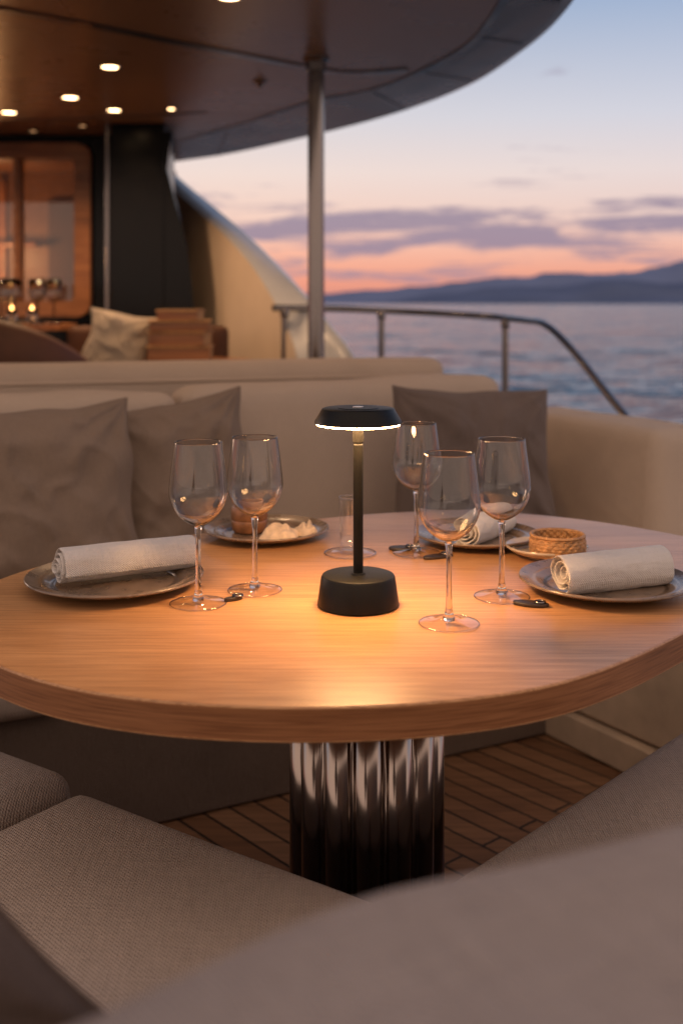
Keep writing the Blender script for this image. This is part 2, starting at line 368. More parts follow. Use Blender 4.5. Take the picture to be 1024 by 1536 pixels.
# ------------------------------------------------------------------ sea
def make_sea():
    m, nt, b = new_mat('sea_water'); L=nt.links
    acc=None
    for sc,amp in (((0.06,0.12,1),0.34),((0.35,0.7,1),0.52),((1.8,3.2,1),0.32)):
        v=coords(nt,sc); a=N(nt,'ShaderNodeTexNoise',Scale=1.0,Detail=3.0,Distortion=0.5); L.new(v,a.inputs['Vector'])
        s=N(nt,'ShaderNodeVectorMath',operation='SUBTRACT'); L.new(a.outputs['Color'],s.inputs[0]); s.inputs[1].default_value=(0.5,0.5,0.5)
        k=N(nt,'ShaderNodeVectorMath',operation='MULTIPLY'); L.new(s.outputs[0],k.inputs[0]); k.inputs[1].default_value=(amp*1.6,amp*2.8,0)
        if acc is None: acc=k
        else:
            q=N(nt,'ShaderNodeVectorMath',operation='ADD'); L.new(acc.outputs[0],q.inputs[0]); L.new(k.outputs[0],q.inputs[1]); acc=q
    q=N(nt,'ShaderNodeVectorMath',operation='ADD'); L.new(acc.outputs[0],q.inputs[0]); q.inputs[1].default_value=(0,0,1)
    nn=N(nt,'ShaderNodeVectorMath',operation='NORMALIZE'); L.new(q.outputs[0],nn.inputs[0])
    L.new(nn.outputs[0],b.inputs['Normal'])
    v3=coords(nt,(0.02,0.05,1))
    d=N(nt,'ShaderNodeTexNoise',Scale=1.0,Detail=3.0); L.new(v3,d.inputs['Vector'])
    rr=ramp(nt,[(0.35,(0.035,0.068,0.105)),(0.7,(0.055,0.10,0.15))]); L.new(d.outputs['Fac'],rr.inputs['Fac']); L.new(rr.outputs['Color'],b.inputs['Base Color'])
    b.inputs['Roughness'].default_value=0.12; b.inputs['IOR'].default_value=1.33
    R=90000; vs=[]; fs=[]
    rad=[0]+[8*1.25**i for i in range(44)]
    seg=48; vs.append((0,0,0)); 
    for q in rad[1:]:
        for i in range(seg): vs.append((q*math.cos(2*pi*i/seg),q*math.sin(2*pi*i/seg),0))
    for i in range(seg): fs.append((0,1+i,1+(i+1)%seg))
    for k in range(len(rad)-2):
        for i in range(seg):
            j=(i+1)%seg; o=1+k*seg; fs.append((o+i,o+seg+i,o+seg+j,o+j))
    return mesh_ob('sea',vs,fs,m,None,True,(0,0,-2.6))
make_sea()

# ------------------------------------------------------------------ mountains
def ridge(name, prof, Y0, depth, col, seed):  # col has the bluish distance haze mixed into it
    m, nt, b = new_mat(name+'_mat'); L=nt.links
    v=coords(nt,(0.0015,0.0015,0.004)); n=N(nt,'ShaderNodeTexNoise',Scale=1.0,Detail=6.0); L.new(v,n.inputs['Vector'])
    r=ramp(nt,[(0.35,[c*0.85 for c in col]),(0.7,[c*1.12 for c in col])]); L.new(n.outputs['Fac'],r.inputs['Fac']); L.new(r.outputs['Color'],b.inputs['Base Color'])
    b.inputs['Roughness'].default_value=1; b.inputs['Specular IOR Level'].default_value=0
    xs=[p[0] for p in prof]; nx=420; rows=9; vs=[]; fs=[]
    for i in range(nx+1):
        x=xs[0]+(xs[-1]-xs[0])*i/nx
        for k in range(len(prof)-1):
            if prof[k][0]<=x<=prof[k+1][0]:
                t=(x-prof[k][0])/(prof[k+1][0]-prof[k][0]); t=t*t*(3-2*t); h=prof[k][1]*(1-t)+prof[k+1][1]*t; break
        h*=1+0.16*noise.noise(Vector((x*0.0022,seed,0)))+0.07*noise.noise(Vector((x*0.008,seed,3)))+0.03*noise.noise(Vector((x*0.025,seed,5)))
        for j in range(rows):
            t=j/(rows-1); s=math.sin(t*pi/2)**1.2
            z=h*s*(1+0.15*noise.noise(Vector((x*0.004,t*4,seed)))*(1-t)) -3
            vs.append((x, Y0-depth*(1-t)+120*noise.noise(Vector((x*0.003,t*3,seed+9))), z))
    for i in range(nx):
        for j in range(rows-1):
            a=i*rows+j; fs.append((a,a+rows,a+rows+1,a+1))
    return mesh_ob(name,vs,fs,m,None,True)
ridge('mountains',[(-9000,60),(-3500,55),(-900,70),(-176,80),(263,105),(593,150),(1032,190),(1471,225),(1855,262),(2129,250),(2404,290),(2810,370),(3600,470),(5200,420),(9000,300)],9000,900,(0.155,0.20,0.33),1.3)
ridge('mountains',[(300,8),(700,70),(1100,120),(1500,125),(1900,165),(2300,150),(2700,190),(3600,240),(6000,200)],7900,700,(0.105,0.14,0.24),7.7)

# ------------------------------------------------------------------ deck
def make_deck():
    m, nt, b = new_mat('teak_deck'); L=nt.links
    v=coords(nt,(1,1,1),(0,0,math.radians(49)))
    br=N(nt,'ShaderNodeTexBrick'); L.new(v,br.inputs['Vector'])
    br.inputs['Scale'].default_value=1.0; br.inputs['Brick Width'].default_value=1.6; br.inputs['Row Height'].default_value=0.062
    br.inputs['Mortar Size'].default_value=0.0035; br.inputs['Mortar Smooth'].default_value=0.1; br.inputs['Bias'].default_value=0.1
    br.inputs['Color1'].default_value=(0.18,0.085,0.04,1); br.inputs['Color2'].default_value=(0.26,0.135,0.068,1); br.inputs['Mortar'].default_value=(0.008,0.007,0.007,1)
    v2=coords(nt,(4,90,4),(0,0,math.radians(49)))
    n=N(nt,'ShaderNodeTexNoise',Scale=1.0,Detail=5.0); L.new(v2,n.inputs['Vector'])
    r=ramp(nt,[(0.3,(0.6,0.58,0.55)),(0.7,(1.1,1.1,1.1))]); L.new(n.outputs['Fac'],r.inputs['Fac'])
    mx=N(nt,'ShaderNodeMix',data_type='RGBA',blend_type='MULTIPLY'); mx.inputs[0].default_value=1; L.new(br.outputs['Color'],mx.inputs[6]); L.new(r.outputs['Color'],mx.inputs[7])
    L.new(mx.outputs[2],b.inputs['Base Color']); b.inputs['Roughness'].default_value=0.45
    bp=N(nt,'ShaderNodeBump',Strength=0.5,Distance=0.003,invert=True); L.new(br.outputs['Fac'],bp.inputs['Height']); L.new(bp.outputs['Normal'],b.inputs['Normal'])
    return m
M_deck=make_deck()
deck=prism('deck',[(-4.5,-1.5),(1.5,-1.5),(1.6,1.5),(1.55,3.5),(1.3,5.0),(0.7,6.0),(-0.1,6.9),(-1.2,8.4),(-4.5,8.4)],-0.15,0.0,M_deck)
hull=prism('hull',[(-4.4,-1.4),(1.45,-1.4),(1.52,1.5),(1.48,3.5),(1.22,5.0),(0.6,5.95),(-0.2,6.8),(-1.3,8.3),(-4.4,8.3)],-3.0,-0.152,M_white)
raised=prism('raised_deck',[(-4.4,4.45),(-0.55,4.45),(-0.55,5.6),(-0.75,6.2),(-1.25,7.0),(-4.4,7.0)],0.002,0.35,M_deck,None,0.01,2)

# ------------------------------------------------------------------ table
T=empty('dining_table',(0.04,1.74,0))
def rel(ob,par):
    ob.parent=par; ob.matrix_parent_inverse=Matrix.Translation(-Vector(par.location)); return ob
tp=[(-0.562,1.62),(-0.539,1.735),(-0.48,1.85),(-0.395,1.955),(-0.267,2.07),(-0.125,2.165),(0.0,2.235),(0.123,2.283),(0.25,2.297),(0.3726,2.27),(0.5145,2.185),(0.64,2.05),(0.698,1.92),(0.685,1.77),(0.60,1.615),(0.475,1.473),(0.375,1.36),(0.28,1.274),(0.21,1.23),(0.12,1.197),(0.02,1.180),(-0.08,1.178),(-0.19,1.193),(-0.309,1.235),(-0.409,1.309),(-0.49,1.40),(-0.545,1.51)]
tpc=[(p.x,p.y) for p in catmull([(a,b,0) for a,b in tp],6,True)]
for _ in range(14):
    n=len(tpc); tpc=[((tpc[i-1][0]+2*tpc[i][0]+tpc[(i+1)%n][0])/4,(tpc[i-1][1]+2*tpc[i][1]+tpc[(i+1)%n][1])/4) for i in range(n)]
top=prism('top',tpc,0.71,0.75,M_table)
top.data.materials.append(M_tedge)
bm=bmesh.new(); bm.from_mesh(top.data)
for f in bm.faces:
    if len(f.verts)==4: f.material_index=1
es=[e for e in bm.edges if e.calc_face_angle(0)>math.radians(60)]
bmesh.ops.bevel(bm,geom=es,offset=0.003,segments=3,profile=0.5,affect='EDGES'); bm.to_mesh(top.data); bm.free()
for p in top.data.polygons: p.use_smooth=True
top.modifiers.new('wn','WEIGHTED_NORMAL')
rel(top,T)
prof=[]; nf=14; sub=14
for i in range(nf*sub):
    a=2*pi*i/(nf*sub); f=abs(math.sin(a*nf/2)); 
    rr=0.104+0.020*f**0.6
    prof.append((0.04+rr*math.cos(a),1.74+rr*math.sin(a)))
ped=prism('pedestal',prof,0.02,0.685,M_bronze); 
for p in ped.data.polygons: p.use_smooth=len(p.vertices)==4
rel(ped,T)
b1=lathe('foot_plate',[(0,0),(0.25,0),(0.25,0.012),(0.245,0.018),(0,0.018)],M_bronze,None,64,(0.04,1.74,0.002),autos=30); rel(b1,T)
b2=lathe('mount_plate',[(0,0.686),(0.16,0.686),(0.16,0.7095),(0,0.7095)],M_black,None,48,(0.04,1.74,0),autos=30); rel(b2,T)

TZ=0.7505
# ------------------------------------------------------------------ lamp
LP=empty('table_lamp',(0.024,1.575,TZ))
def lp(n,prof,mat,seg=96): return lathe(n,prof,mat,LP,seg,autos=28)
lp('base',[(0,0.0),(0.0570,0.0),(0.0588,0.002),(0.0585,0.005),(0.0535,0.040),(0.0515,0.0435),(0.049,0.0445),(0.011,0.0445),(0.010,0.047),(0,0.047)],M_black)
lp('stem',[(0.0,0.044),(0.0072,0.044),(0.0072,0.231),(0.0066,0.232),(0.0066,0.234),(0.0080,0.235),(0.0080,0.262),(0,0.262)],M_black,32)
lp('head',[(0,0.2615),(0.0615,0.2615),(0.0628,0.263),(0.0622,0.266),(0.0535,0.2805),(0.052,0.283),(0.049,0.284),(0.030,0.284),(0.0295,0.2848),(0,0.2848)],M_black)
lp('diffuser',[(0.009,0.2590),(0.057,0.2590),(0.0600,0.2598),(0.0603,0.2613),(0.009,0.2613)],M_glow)
lp('switch',[(0,0.2849),(0.008,0.2849),(0.0078,0.2858),(0,0.2858)],M_steel,24)

# ------------------------------------------------------------------ wine glasses
def wine_glass(x,y,h=0.232,rot=0.0):
    e=empty('wine_glass',(x,y,TZ),rot)
    k=h/0.232
    bowl=catmull([(0.0045,0,0.1125),(0.014,0,0.1160),(0.0275,0,0.1260),(0.0378,0,0.1415),(0.0424,0,0.157),(0.0422,0,0.170),(0.0400,0,0.190),(0.0372,0,0.211),(0.0345,0,0.232)],9)
    outr=[(max(v.x,0.0),v.z*k) for v in bowl]
    inn=[]
    for i,(r_,z_) in enumerate(outr):
        a=outr[max(i-1,0)]; b=outr[min(i+1,len(outr)-1)]; tx,tz=b[0]-a[0],b[1]-a[1]; l=math.hypot(tx,tz) or 1
        th_=0.0012+0.0012*max(0,1-i/22)
        inn.append((max(r_-tz/l*th_,0.0006),z_+tx/l*th_))
    inn=[q for q in inn if q[1]>0.1146*k and q[0]>0.003]
    lathe('bowl',[(0,0.1118*k)]+outr+[((outr[-1][0]+inn[-1][0])/2,outr[-1][1]+0.0004)]+inn[::-1]+[(0,inn[0][1]-0.0003)],M_sglass,e,96)
    ft=catmull([(0.0075,0,0.0105),(0.012,0,0.0070),(0.022,0,0.0042),(0.037,0,0.0022),(0.0405,0,0.0014)],5)
    lathe('foot',[(v.x,v.z*k) for v in ft],M_foot,e,64)
    lathe('foot_edge',[(0.0405+0.0009*math.cos(a),0.0012+0.0009*math.sin(a)) for a in [i*pi/3 for i in range(7)]],M_sglass,e,64)
    st=catmull([(0.0085,0,0.0085),(0.0068,0,0.0120),(0.0052,0,0.018),(0.0041,0,0.030),(0.0036,0,0.060),(0.0038,0,0.090),(0.0048,0,0.105),(0.0060,0,0.1105)],5)
    lathe('stem',[(0,0.0035),(0.0080,0.0045)]+[(max(v.x,0.0),v.z*k) for v in st]+[(0,0.1112*k)],M_sglass,e,48)
    return e
wine_glass(-0.207,1.582,0.234)
wine_glass(-0.131,1.655,0.232)
wine_glass(0.130,1.902,0.226)
wine_glass(0.1456,1.483,0.231)
wine_glass(0.2368,1.618,0.234)
cg=empty('glass_tumbler',(0.015,1.90,TZ))
lathe('body',[(0.0,0.006),(0.017,0.007),(0.0175,0.03),(0.0185,0.07),(0.0195,0.098)],M_glass,cg,48)
lathe('rim',[(0.0195+0.0007*math.cos(a),0.098+0.0007*math.sin(a)) for a in [i*pi/3 for i in range(7)]],M_sglass,cg,48)
lathe('foot',[(0.044,0.0006),(0.0445,0.002),(0.03,0.0035),(0.012,0.006),(0,0.0065)],M_foot,cg,64)
lathe('foot_edge',[(0.0445+0.0009*math.cos(a),0.0014+0.0009*math.sin(a)) for a in [i*pi/3 for i in range(7)]],M_sglass,cg,64)

# ------------------------------------------------------------------ plates / napkins
def plate(x,y,R,name='dinner_plate',mat=None):
    pr=[(0,0.004),(0.45*R,0.004),(0.47*R,0.0),(0.52*R,0.0),(0.60*R,0.004),(0.85*R,0.010),(R*0.985,0.0165),(R,0.0185),(R*0.992,0.0205),(R*0.975,0.0200),(0.85*R,0.0145),(0.80*R,0.0148),(0.70*R,0.0085),(0.64*R,0.0072),(0,0.0072)]
    q=catmull([(a,0,b) for a,b in pr],3)
    return lathe(name,[(max(v.x,0.0),v.z) for v in q],mat or M_plate,None,96,(x,y,TZ))
plate(-0.347,1.679,0.135); plate(-0.139,2.03,0.116); plate(0.245,1.985,0.113); plate(0.400,1.659,0.130)
def napkin(x0,y0,x1,y1,z,R,seed=1):
    d=Vector((x1-x0,y1-y0,0)); Ln=d.length; 
    turns=3.4; n=150; nl=26; vs=[]; fs=[]; th=0.0026
    def pr(t,s):
        a=t*turns*2*pi; r=0.0045+(R-0.0045)*t
        if t>0.93: r+=0.001
        l=s*Ln
        w=1+0.08*noise.noise(Vector((math.cos(a)*1.5,math.sin(a)*1.5,l*14+seed*3)))+0.035*noise.noise(Vector((math.cos(a)*4,math.sin(a)*4,l*40+seed)))
        sk=(t-0.5)*0.010*(1 if seed%2 else -1)+0.006*noise.noise(Vector((t*6,seed,s*2)))
        return (l+sk, r*w*math.cos(a+seed), r*w*math.sin(a+seed)*0.94)
    for i in range(n+1):
        for j in range(nl+1): vs.append(pr(i/n,j/nl))
    for i in range(n):
        for j in range(nl):
            a=i*(nl+1)+j; fs.append((a,a+1,a+nl+2,a+nl+1))
    ob=mesh_ob('rolled_napkin',vs,fs,M_cloth,None,True,(x0,y0,z),(0,0,math.atan2(d.y,d.x)))
    so=ob.modifiers.new('s','SOLIDIFY'); so.thickness=th; so.offset=0
    ss=ob.modifiers.new('sub','SUBSURF'); ss.levels=1; ss.render_levels=1
    return ob
napkin(-0.428,1.645,-0.240,1.748,TZ+0.0085+0.0285,0.0315,1)
napkin(0.322,1.605,0.494,1.675,TZ+0.0085+0.0285,0.0315,2)
napkin(0.215,1.915,0.300,2.045,TZ+0.0085+0.024,0.028,3)
def wicker(name,x,y,z,R,H,rows=6,mat=None,amp=0.0009):
    e=empty(name,(x,y,z)); vs=[]; fs=[]; seg=160; per=10; nk=22
    hh=rows*per
    for k in range(hh+1):
        row=k/per; zz=H*k/hh; s=abs(math.sin(row*pi))**0.5
        for i in range(seg):
            a=2*pi*i/seg; w=math.sin(a*nk+pi*int(min(row,rows-0.01)))
            rr=R*(1+0.06*math.sin(pi*k/hh))+amp*s*(1+w)
            vs.append((rr*math.cos(a),rr*math.sin(a),zz))
    for k in range(hh):
        for i in range(seg):
            j=(i+1)%seg; fs.append((k*seg+i,k*seg+j,(k+1)*seg+j,(k+1)*seg+i))
    w=mesh_ob('weave',vs,fs,mat or M_wicker,e)
    w.modifiers.new('s','SOLIDIFY').thickness=0.004
    lathe('band',[(R+0.003*math.cos(a),H+0.003*math.sin(a)) for a in [i*pi/4 for i in range(9)]],mat or M_wicker,e,64)
    lathe('bottom',[(0,0.001),(R-0.002,0.001),(R-0.002,0.004),(0,0.004)],mat or M_wicker,e,48)
    return e
plate(0.352,1.875,0.070,'side_plate',simple('cream_china',(0.5,0.40,0.30),0.25,coat=0.4))
wicker('woven_bowl',0.365,1.85,TZ+0.009,0.044,0.034)
# small brown wooden pot on the far plate
lathe('wooden_pot',[(0,0),(0.029,0),(0.032,0.004),(0.034,0.020),(0.033,0.022),(0.0345,0.025),(0.034,0.042),(0.032,0.046),(0.028,0.046),(0.027,0.034),(0,0.033)],simple('dark_turned_wood',(0.20,0.085,0.035),0.4,var=0.35,vscale=60,coat=0.2),None,64,(-0.172,2.045,TZ+0.009),autos=35)
def crumple(name,x,y,z,w,d,h,mat,seed,rz=0.3):
    n=40; vs=[]; fs=[]
    for j in range(n+1):
        for i in range(n+1):
            u=-1+2*i/n; v=-1+2*j/n
            r_=max(abs(u),abs(v)); a=math.atan2(v,u); 
            uu=r_*math.cos(a); vv=r_*math.sin(a)
            edge=max(0,1-r_**3)
            zz=h*edge*(0.6+0.4*abs(noise.noise(Vector((uu*1.6+seed,vv*2.0,seed))))*2)+0.001
            k=1+0.28*noise.noise(Vector((math.cos(a)*1.6,math.sin(a)*1.6,seed)))
            vs.append((uu*w/2*k,vv*d/2*k,zz))
    for j in range(n):
        for i in range(n):
            a=j*(n+1)+i; fs.append((a,a+1,a+n+2,a+n+1))
    ob=mesh_ob(name,vs,fs,mat,None,True,(x,y,z),(0,0,rz))
    return ob
crumple('bread_piece',-0.112,1.985,TZ+0.0085,0.075,0.05,0.026,M_bread,2)
crumple('bread_piece',-0.065,2.015,TZ+0.0095,0.055,0.045,0.022,M_bread,5,1.0)
def tag(x,y,rz,w=0.05,d=0.022):
    e=prism('leather_tag',[(math.cos(a)*w/2,math.sin(a)*d/2) for a in [i*2*pi/24 for i in range(24)]],0,0.005,M_dark,None,0.0015,2)
    e.location=(x,y,TZ); e.rotation_euler=(0,0,rz)
    lathe('ring',[(0.007+0.0015*math.cos(a),0.0065+0.0015*math.sin(a)) for a in [i*pi/4 for i in range(9)]],M_steel,e,24,(w*0.25,0,0))
    return e
tag(0.272,1.573,-0.35,0.052,0.024); tag(0.108,1.93,0.1,0.05,0.03); tag(0.165,1.868,0.5,0.06,0.022); tag(-0.158,1.60,0.6,0.03,0.012)
# ------------------------------------------------------------------ back sofa
th=math.radians(28); d1=Vector((math.cos(th),math.sin(th),0)); n1=Vector((-math.sin(th),math.cos(th),0))
P0=Vector((0,3.38,0))
SF=empty('sofa',(0,0,0))
def at(s,off,z):
    v=P0+d1*s+n1*off; return (v.x,v.y,z)
pad_t=0.17
s2a,s2b=-0.515,0.625
soft_box('back_pad_1',(s2b-s2a-0.006,pad_t,0.50),M_pad,at((s2a+s2b)/2,pad_t/2,0.685),th,0.055,0.03,0.012,0.014,4,SF,0.0,1)
soft_box('back_pad_2',(1.15,pad_t,0.50),M_pad,at(s2a-0.58,pad_t/2,0.675),th,0.055,0.03,0.012,0.014,4,SF,0.0,2)
soft_box('back_pad_3',(1.15,pad_t,0.50),M_pad,at(s2a-1.74,pad_t/2,0.675),th,0.055,0.03,0.012,0.014,4,SF,0.0,3)
for i,(a,b) in enumerate([(-2.0,-1.0),(-1.0,-0.0),(-0.0,0.93)]):
    soft_box('seat_%d'%i,(b-a-0.004,0.66,0.15),M_seat,at((a+b)/2,-0.31,0.375),th,0.04,0.035,0.008,0.004,4,SF,0.0,4+i)
q=[at(-2.2,-0.60,0),at(0.9,-0.60,0),at(0.9,0.3,0),at(-2.2,0.3,0)]
prism('plinth',[(p[0],p[1]) for p in q],0.0025,0.30,M_base,SF,0.008,2)
a0=Vector((0.930,3.25,0)); c=a0+n1*0.36+d1*0.12
soft_box('armrest',(0.26,0.76,0.76),M_pad,(c.x,c.y,0.430),th,0.045,0.03,0.004,0.006,4,SF,0.0,9)
tb=math.radians(18.5); db=Vector((math.cos(tb),math.sin(tb),0)); nb=Vector((-math.sin(tb),math.cos(tb),0))
pr=Vector((0.385,3.98,0)); c=pr-db*1.25+nb*0.08
soft_box('rear_bolster',(2.5,0.16,0.42),M_pad,(c.x,c.y,0.775),tb,0.045,0.03,0.004,0.003,3,SF,0.0,11)
tube('bolster_piping',[tuple(pr-db*2.46+nb*0.0+Vector((0,0,0.925))),tuple(pr-db*1.2-nb*0.006+Vector((0,0,0.925))),tuple(pr-db*0.045+Vector((0,0,0.925)))],0.005,M_pad,SF)
c2=pr-db*1.25+nb*0.08
soft_box('rear_panel',(2.46,0.13,0.55),M_base,(c2.x,c2.y,0.285),tb,0.02,0.05,0,0,3,SF)
prism('side_base',[(0.57,3.02),(0.92,2.45),(1.45,2.75),(1.1,3.30)],0.09,0.40,M_cream,SF,0.012,3)
prism('side_plinth',[(0.545,3.02),(0.905,2.42),(1.45,2.73),(1.1,3.31)],0.0025,0.085,M_cream,SF,0.006,2)

def stand(name,w,h,t,mat,x,y,z,rz,lean,roll,seed):
    ob=pillow(name,w,h,t,mat,(x,y,z),(0,0,0),seed)
    R=Matrix.Rotation(rz,4,'Z')@Matrix.Rotation(pi/2-lean,4,'X')@Matrix.Rotation(roll,4,'Z')
    ob.matrix_world=Matrix.Translation((x,y,z))@R
    return ob
stand('throw_pillow',0.52,0.47,0.21,M_pillow,-0.755,2.72,0.695,th+0.05,0.22,0.04,1)
stand('throw_pillow',0.44,0.45,0.19,M_pillow,-0.45,2.98,0.70,th-0.1,0.2,0.12,2)
stand('throw_pillow',0.50,0.44,0.18,M_pillow2,0.395,3.25,0.715,th-0.25,0.2,-0.03,5)

# ------------------------------------------------------------------ near L sofa
NS=empty('corner_sofa',(0,0,0))
C=Vector((0.073,1.354)); A=Vector((-0.40,1.685)); dl=(A-C).normalized(); nl_=Vector((-0.575,-0.818)); 
dr=Vector((0.675,0.738)); nr=Vector((0.738,-0.675))
def poly_cushion(name,pts,z0,z1,mat,bev,par,seed=0,amp=0.012,bul=0.014):
    ob=prism(name,pts,z0,z1,mat,par,bev,6)
    me=ob.data; bm=bmesh.new(); bm.from_mesh(me)
    bmesh.ops.triangulate(bm,faces=[f for f in bm.faces if len(f.verts)>4])
    for _ in range(5):
        es=[e for e in bm.edges if e.calc_length()>0.045]
        if not es: break
        bmesh.ops.subdivide_edges(bm,edges=es,cuts=1,use_grid_fill=False)
        bmesh.ops.triangulate(bm,faces=[f for f in bm.faces if len(f.verts)>4])
    def dist(p):
        best=9
        for i in range(len(pts)):
            a=Vector(pts[i]); b=Vector(pts[(i+1)%len(pts)]); ab=b-a; t=max(0,min(1,(p-a).dot(ab)/ab.length_squared)); best=min(best,(p-a-ab*t).length)
        return best
    for v in bm.verts:
        if v.co.z>(z0+z1)/2:
            dd=dist(Vector((v.co.x,v.co.y)))
            v.co.z+=bul*(1-math.exp(-dd*9))+amp*noise.noise(Vector((v.co.x*3+seed,v.co.y*3,seed)))*min(1,dd*8)
    bm.to_mesh(me); bm.free()
    for p in me.polygons: p.use_smooth=True
    ob.modifiers.clear()
    return ob
A2=A+dl*0.004
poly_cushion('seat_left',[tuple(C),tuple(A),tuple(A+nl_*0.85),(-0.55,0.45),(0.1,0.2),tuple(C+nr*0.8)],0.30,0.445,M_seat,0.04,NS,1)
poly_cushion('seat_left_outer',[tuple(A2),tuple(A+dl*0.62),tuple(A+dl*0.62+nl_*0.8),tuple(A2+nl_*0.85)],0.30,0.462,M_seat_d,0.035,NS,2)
C2=C+dr*0.004
poly_cushion('seat_right',[tuple(C2),tuple(C2+nr*0.8),tuple(C+dr*1.1+nr*0.8),tuple(C+dr*1.1)],0.30,0.445,M_seat,0.04,NS,3)
inn=0.03
prism('plinth_left',[tuple(C+Vector((0,-0.045))),tuple(A+dl*0.6+nl_*inn),tuple(A+dl*0.6+nl_*0.78),(-0.5,0.45),(0.1,0.25)],0.0025,0.305,M_base,NS,0.008,2)
prism('plinth_right',[tuple(C+Vector((0.005,-0.047))),(0.12,0.27),tuple(C+dr*1.08+nr*0.78),tuple(C+dr*1.08+nr*inn)],0.0025,0.304,M_base,NS,0.008,2)
tn=math.radians(26)
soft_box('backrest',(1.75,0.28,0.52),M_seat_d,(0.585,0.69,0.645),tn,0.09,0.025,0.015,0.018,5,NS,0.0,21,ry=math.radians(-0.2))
stand('throw_pillow',0.40,0.40,0.15,M_pillow3,-0.395,0.60,0.785,0.20,0.2,-0.92,8)

# ------------------------------------------------------------------ canopy
CN=empty('roof_canopy',(0,0,0))
edge=catmull([(-1.75,8.75,0),(-1.38,8.3,0),(-0.81,7.76,0),(-0.2,6.93,0),(0.33,6.08,0),(0.62,5.37,0),(0.76,4.66,0),(0.815,4.1,0),(0.80,3.5,0),(0.72,2.9,0),(0.6,2.3,0)],8)
inner=catmull([(-1.6,7.9,0),(-1.09,7.22,0),(-0.62,6.55,0),(-0.147,5.76,0),(0.10,5.52,0),(0.29,5.20,0),(0.50,4.60,0),(0.56,4.1,0),(0.56,3.5,0),(0.50,2.9,0),(0.4,2.3,0)],8)
cz=2.25
prism('ceiling_panel',[(p.x,p.y) for p in inner]+[(-4.5,2.3),(-4.5,7.9)],cz,cz+0.03,M_ceil,CN)
vs=[];fs=[]
k=len(edge)
for i in range(k):
    a=inner[i]; b=edge[i]; o=(b-a).normalized() if (b-a).length>0 else Vector((1,0,0))
    a=a+o*0.012
    vs+= [(a.x,a.y,cz+0.012),(b.x-o.x*0.05,b.y-o.y*0.05,cz-0.012),(b.x,b.y,cz+0.004),(b.x+o.x*0.02,b.y+o.y*0.02,cz+0.05),(b.x+o.x*0.0,b.y+o.y*0.0,cz+0.16),(a.x,a.y,cz+0.2)]
for i in range(k-1):
    for j in range(5): fs.append((i*6+j,(i+1)*6+j,(i+1)*6+j+1,i*6+j+1))
fa=mesh_ob('fascia',vs,fs,M_fascia,CN); sharp(fa,25)
fa.data.materials.append(M_rim)
for i,p in enumerate(fa.data.polygons):
    if i%5 in (1,2): p.material_index=1
for i in range(6,k-4,9):
    a=inner[i];b=edge[i]; o=(b-a).normalized(); t=Vector((-o.y,o.x,0))*0.008
    q=[a+o*0.02-t,a+o*0.02+t,b-o*0.055+t,b-o*0.055-t]
    zz=[cz+0.010,cz+0.010,cz-0.014,cz-0.014]
    mesh_ob('panel_seam',[(v.x,v.y,z-0.001) for v,z in zip(q,zz)],[(0,1,2,3)],M_gloss_black,CN,False)
prism('roof_slab',[(p.x-0.06,p.y-0.03) for p in edge]+[(-4.5,2.3),(-4.5,8.7)],cz+0.205,cz+0.25,M_white,CN)
def strip(pts,w,z,mat,name):
    P=catmull(pts,8); vs=[];fs=[]
    for i,p in enumerate(P):
        t=(P[min(i+1,len(P)-1)]-P[max(i-1,0)]).normalized(); o=Vector((-t.y,t.x,0))*w/2
        vs+=[(p.x+o.x,p.y+o.y,z),(p.x-o.x,p.y-o.y,z),(p.x+o.x,p.y+o.y,z+0.004),(p.x-o.x,p.y-o.y,z+0.004)]
    for i in range(len(P)-1):
        a=i*4; fs+=[(a,a+4,a+5,a+1),(a,a+2,a+6,a+4),(a+1,a+5,a+7,a+3)]
    return mesh_ob(name,vs,fs,mat,CN,False)
strip([(-2.6,3.3,0),(-1.6,3.75,0),(-1.05,4.1,0),(-0.6,4.52,0),(-0.16,4.93,0),(0.05,5.05,0),(0.30,4.98,0)],0.06,cz-0.006,M_rim,'trim_groove')
strip([(-4.4,6.5,0),(-2.0,6.35,0),(-0.75,6.1,0)],0.015,cz-0.005,M_rim,'trim_line')
strip([(p.x,p.y,0) for p in inner[::8]],0.03,cz-0.005,M_rim,'edge_shadow_gap')
for i,(x,y,rr,br) in enumerate([(-1.04,4.92,0.036,1),(-1.40,5.65,0.038,1),(-1.85,6.09,0.038,1),(-1.25,6.02,0.034,1),(-0.93,5.98,0.020,1),(-0.39,3.80,0.036,1),(-1.55,6.55,0.02,0),(-1.9,6.75,0.02,0)]):
    e=empty('recessed_downlight',(x,y,cz))
    lathe('trim',[(rr,-0.0005),(rr,-0.004),(rr+0.012,-0.004),(rr+0.014,-0.001)],M_steel,e,32,autos=30)
    lathe('lens',[(0,-0.0022),(rr,-0.0022)],M_down if br else M_downdim,e,32)
    if br:
        l=bpy.data.lights.new('downlight_beam','SPOT'); l.energy=(14 if i==5 else 28) if rr>0.03 else 9; l.color=(1,0.60,0.32); l.spot_size=math.radians(140); l.spot_blend=0.7; l.shadow_soft_size=0.03
        o=bpy.data.objects.new('downlight_beam',l); link(o,e); o.location=(0,0,-0.02)
sp=empty('ceiling_sprinkler',(-0.39,5.24,cz))
lathe('flange',[(0,-0.03),(0.012,-0.03),(0.014,-0.012),(0.035,-0.006),(0.037,-0.001)],M_steel,sp,24)

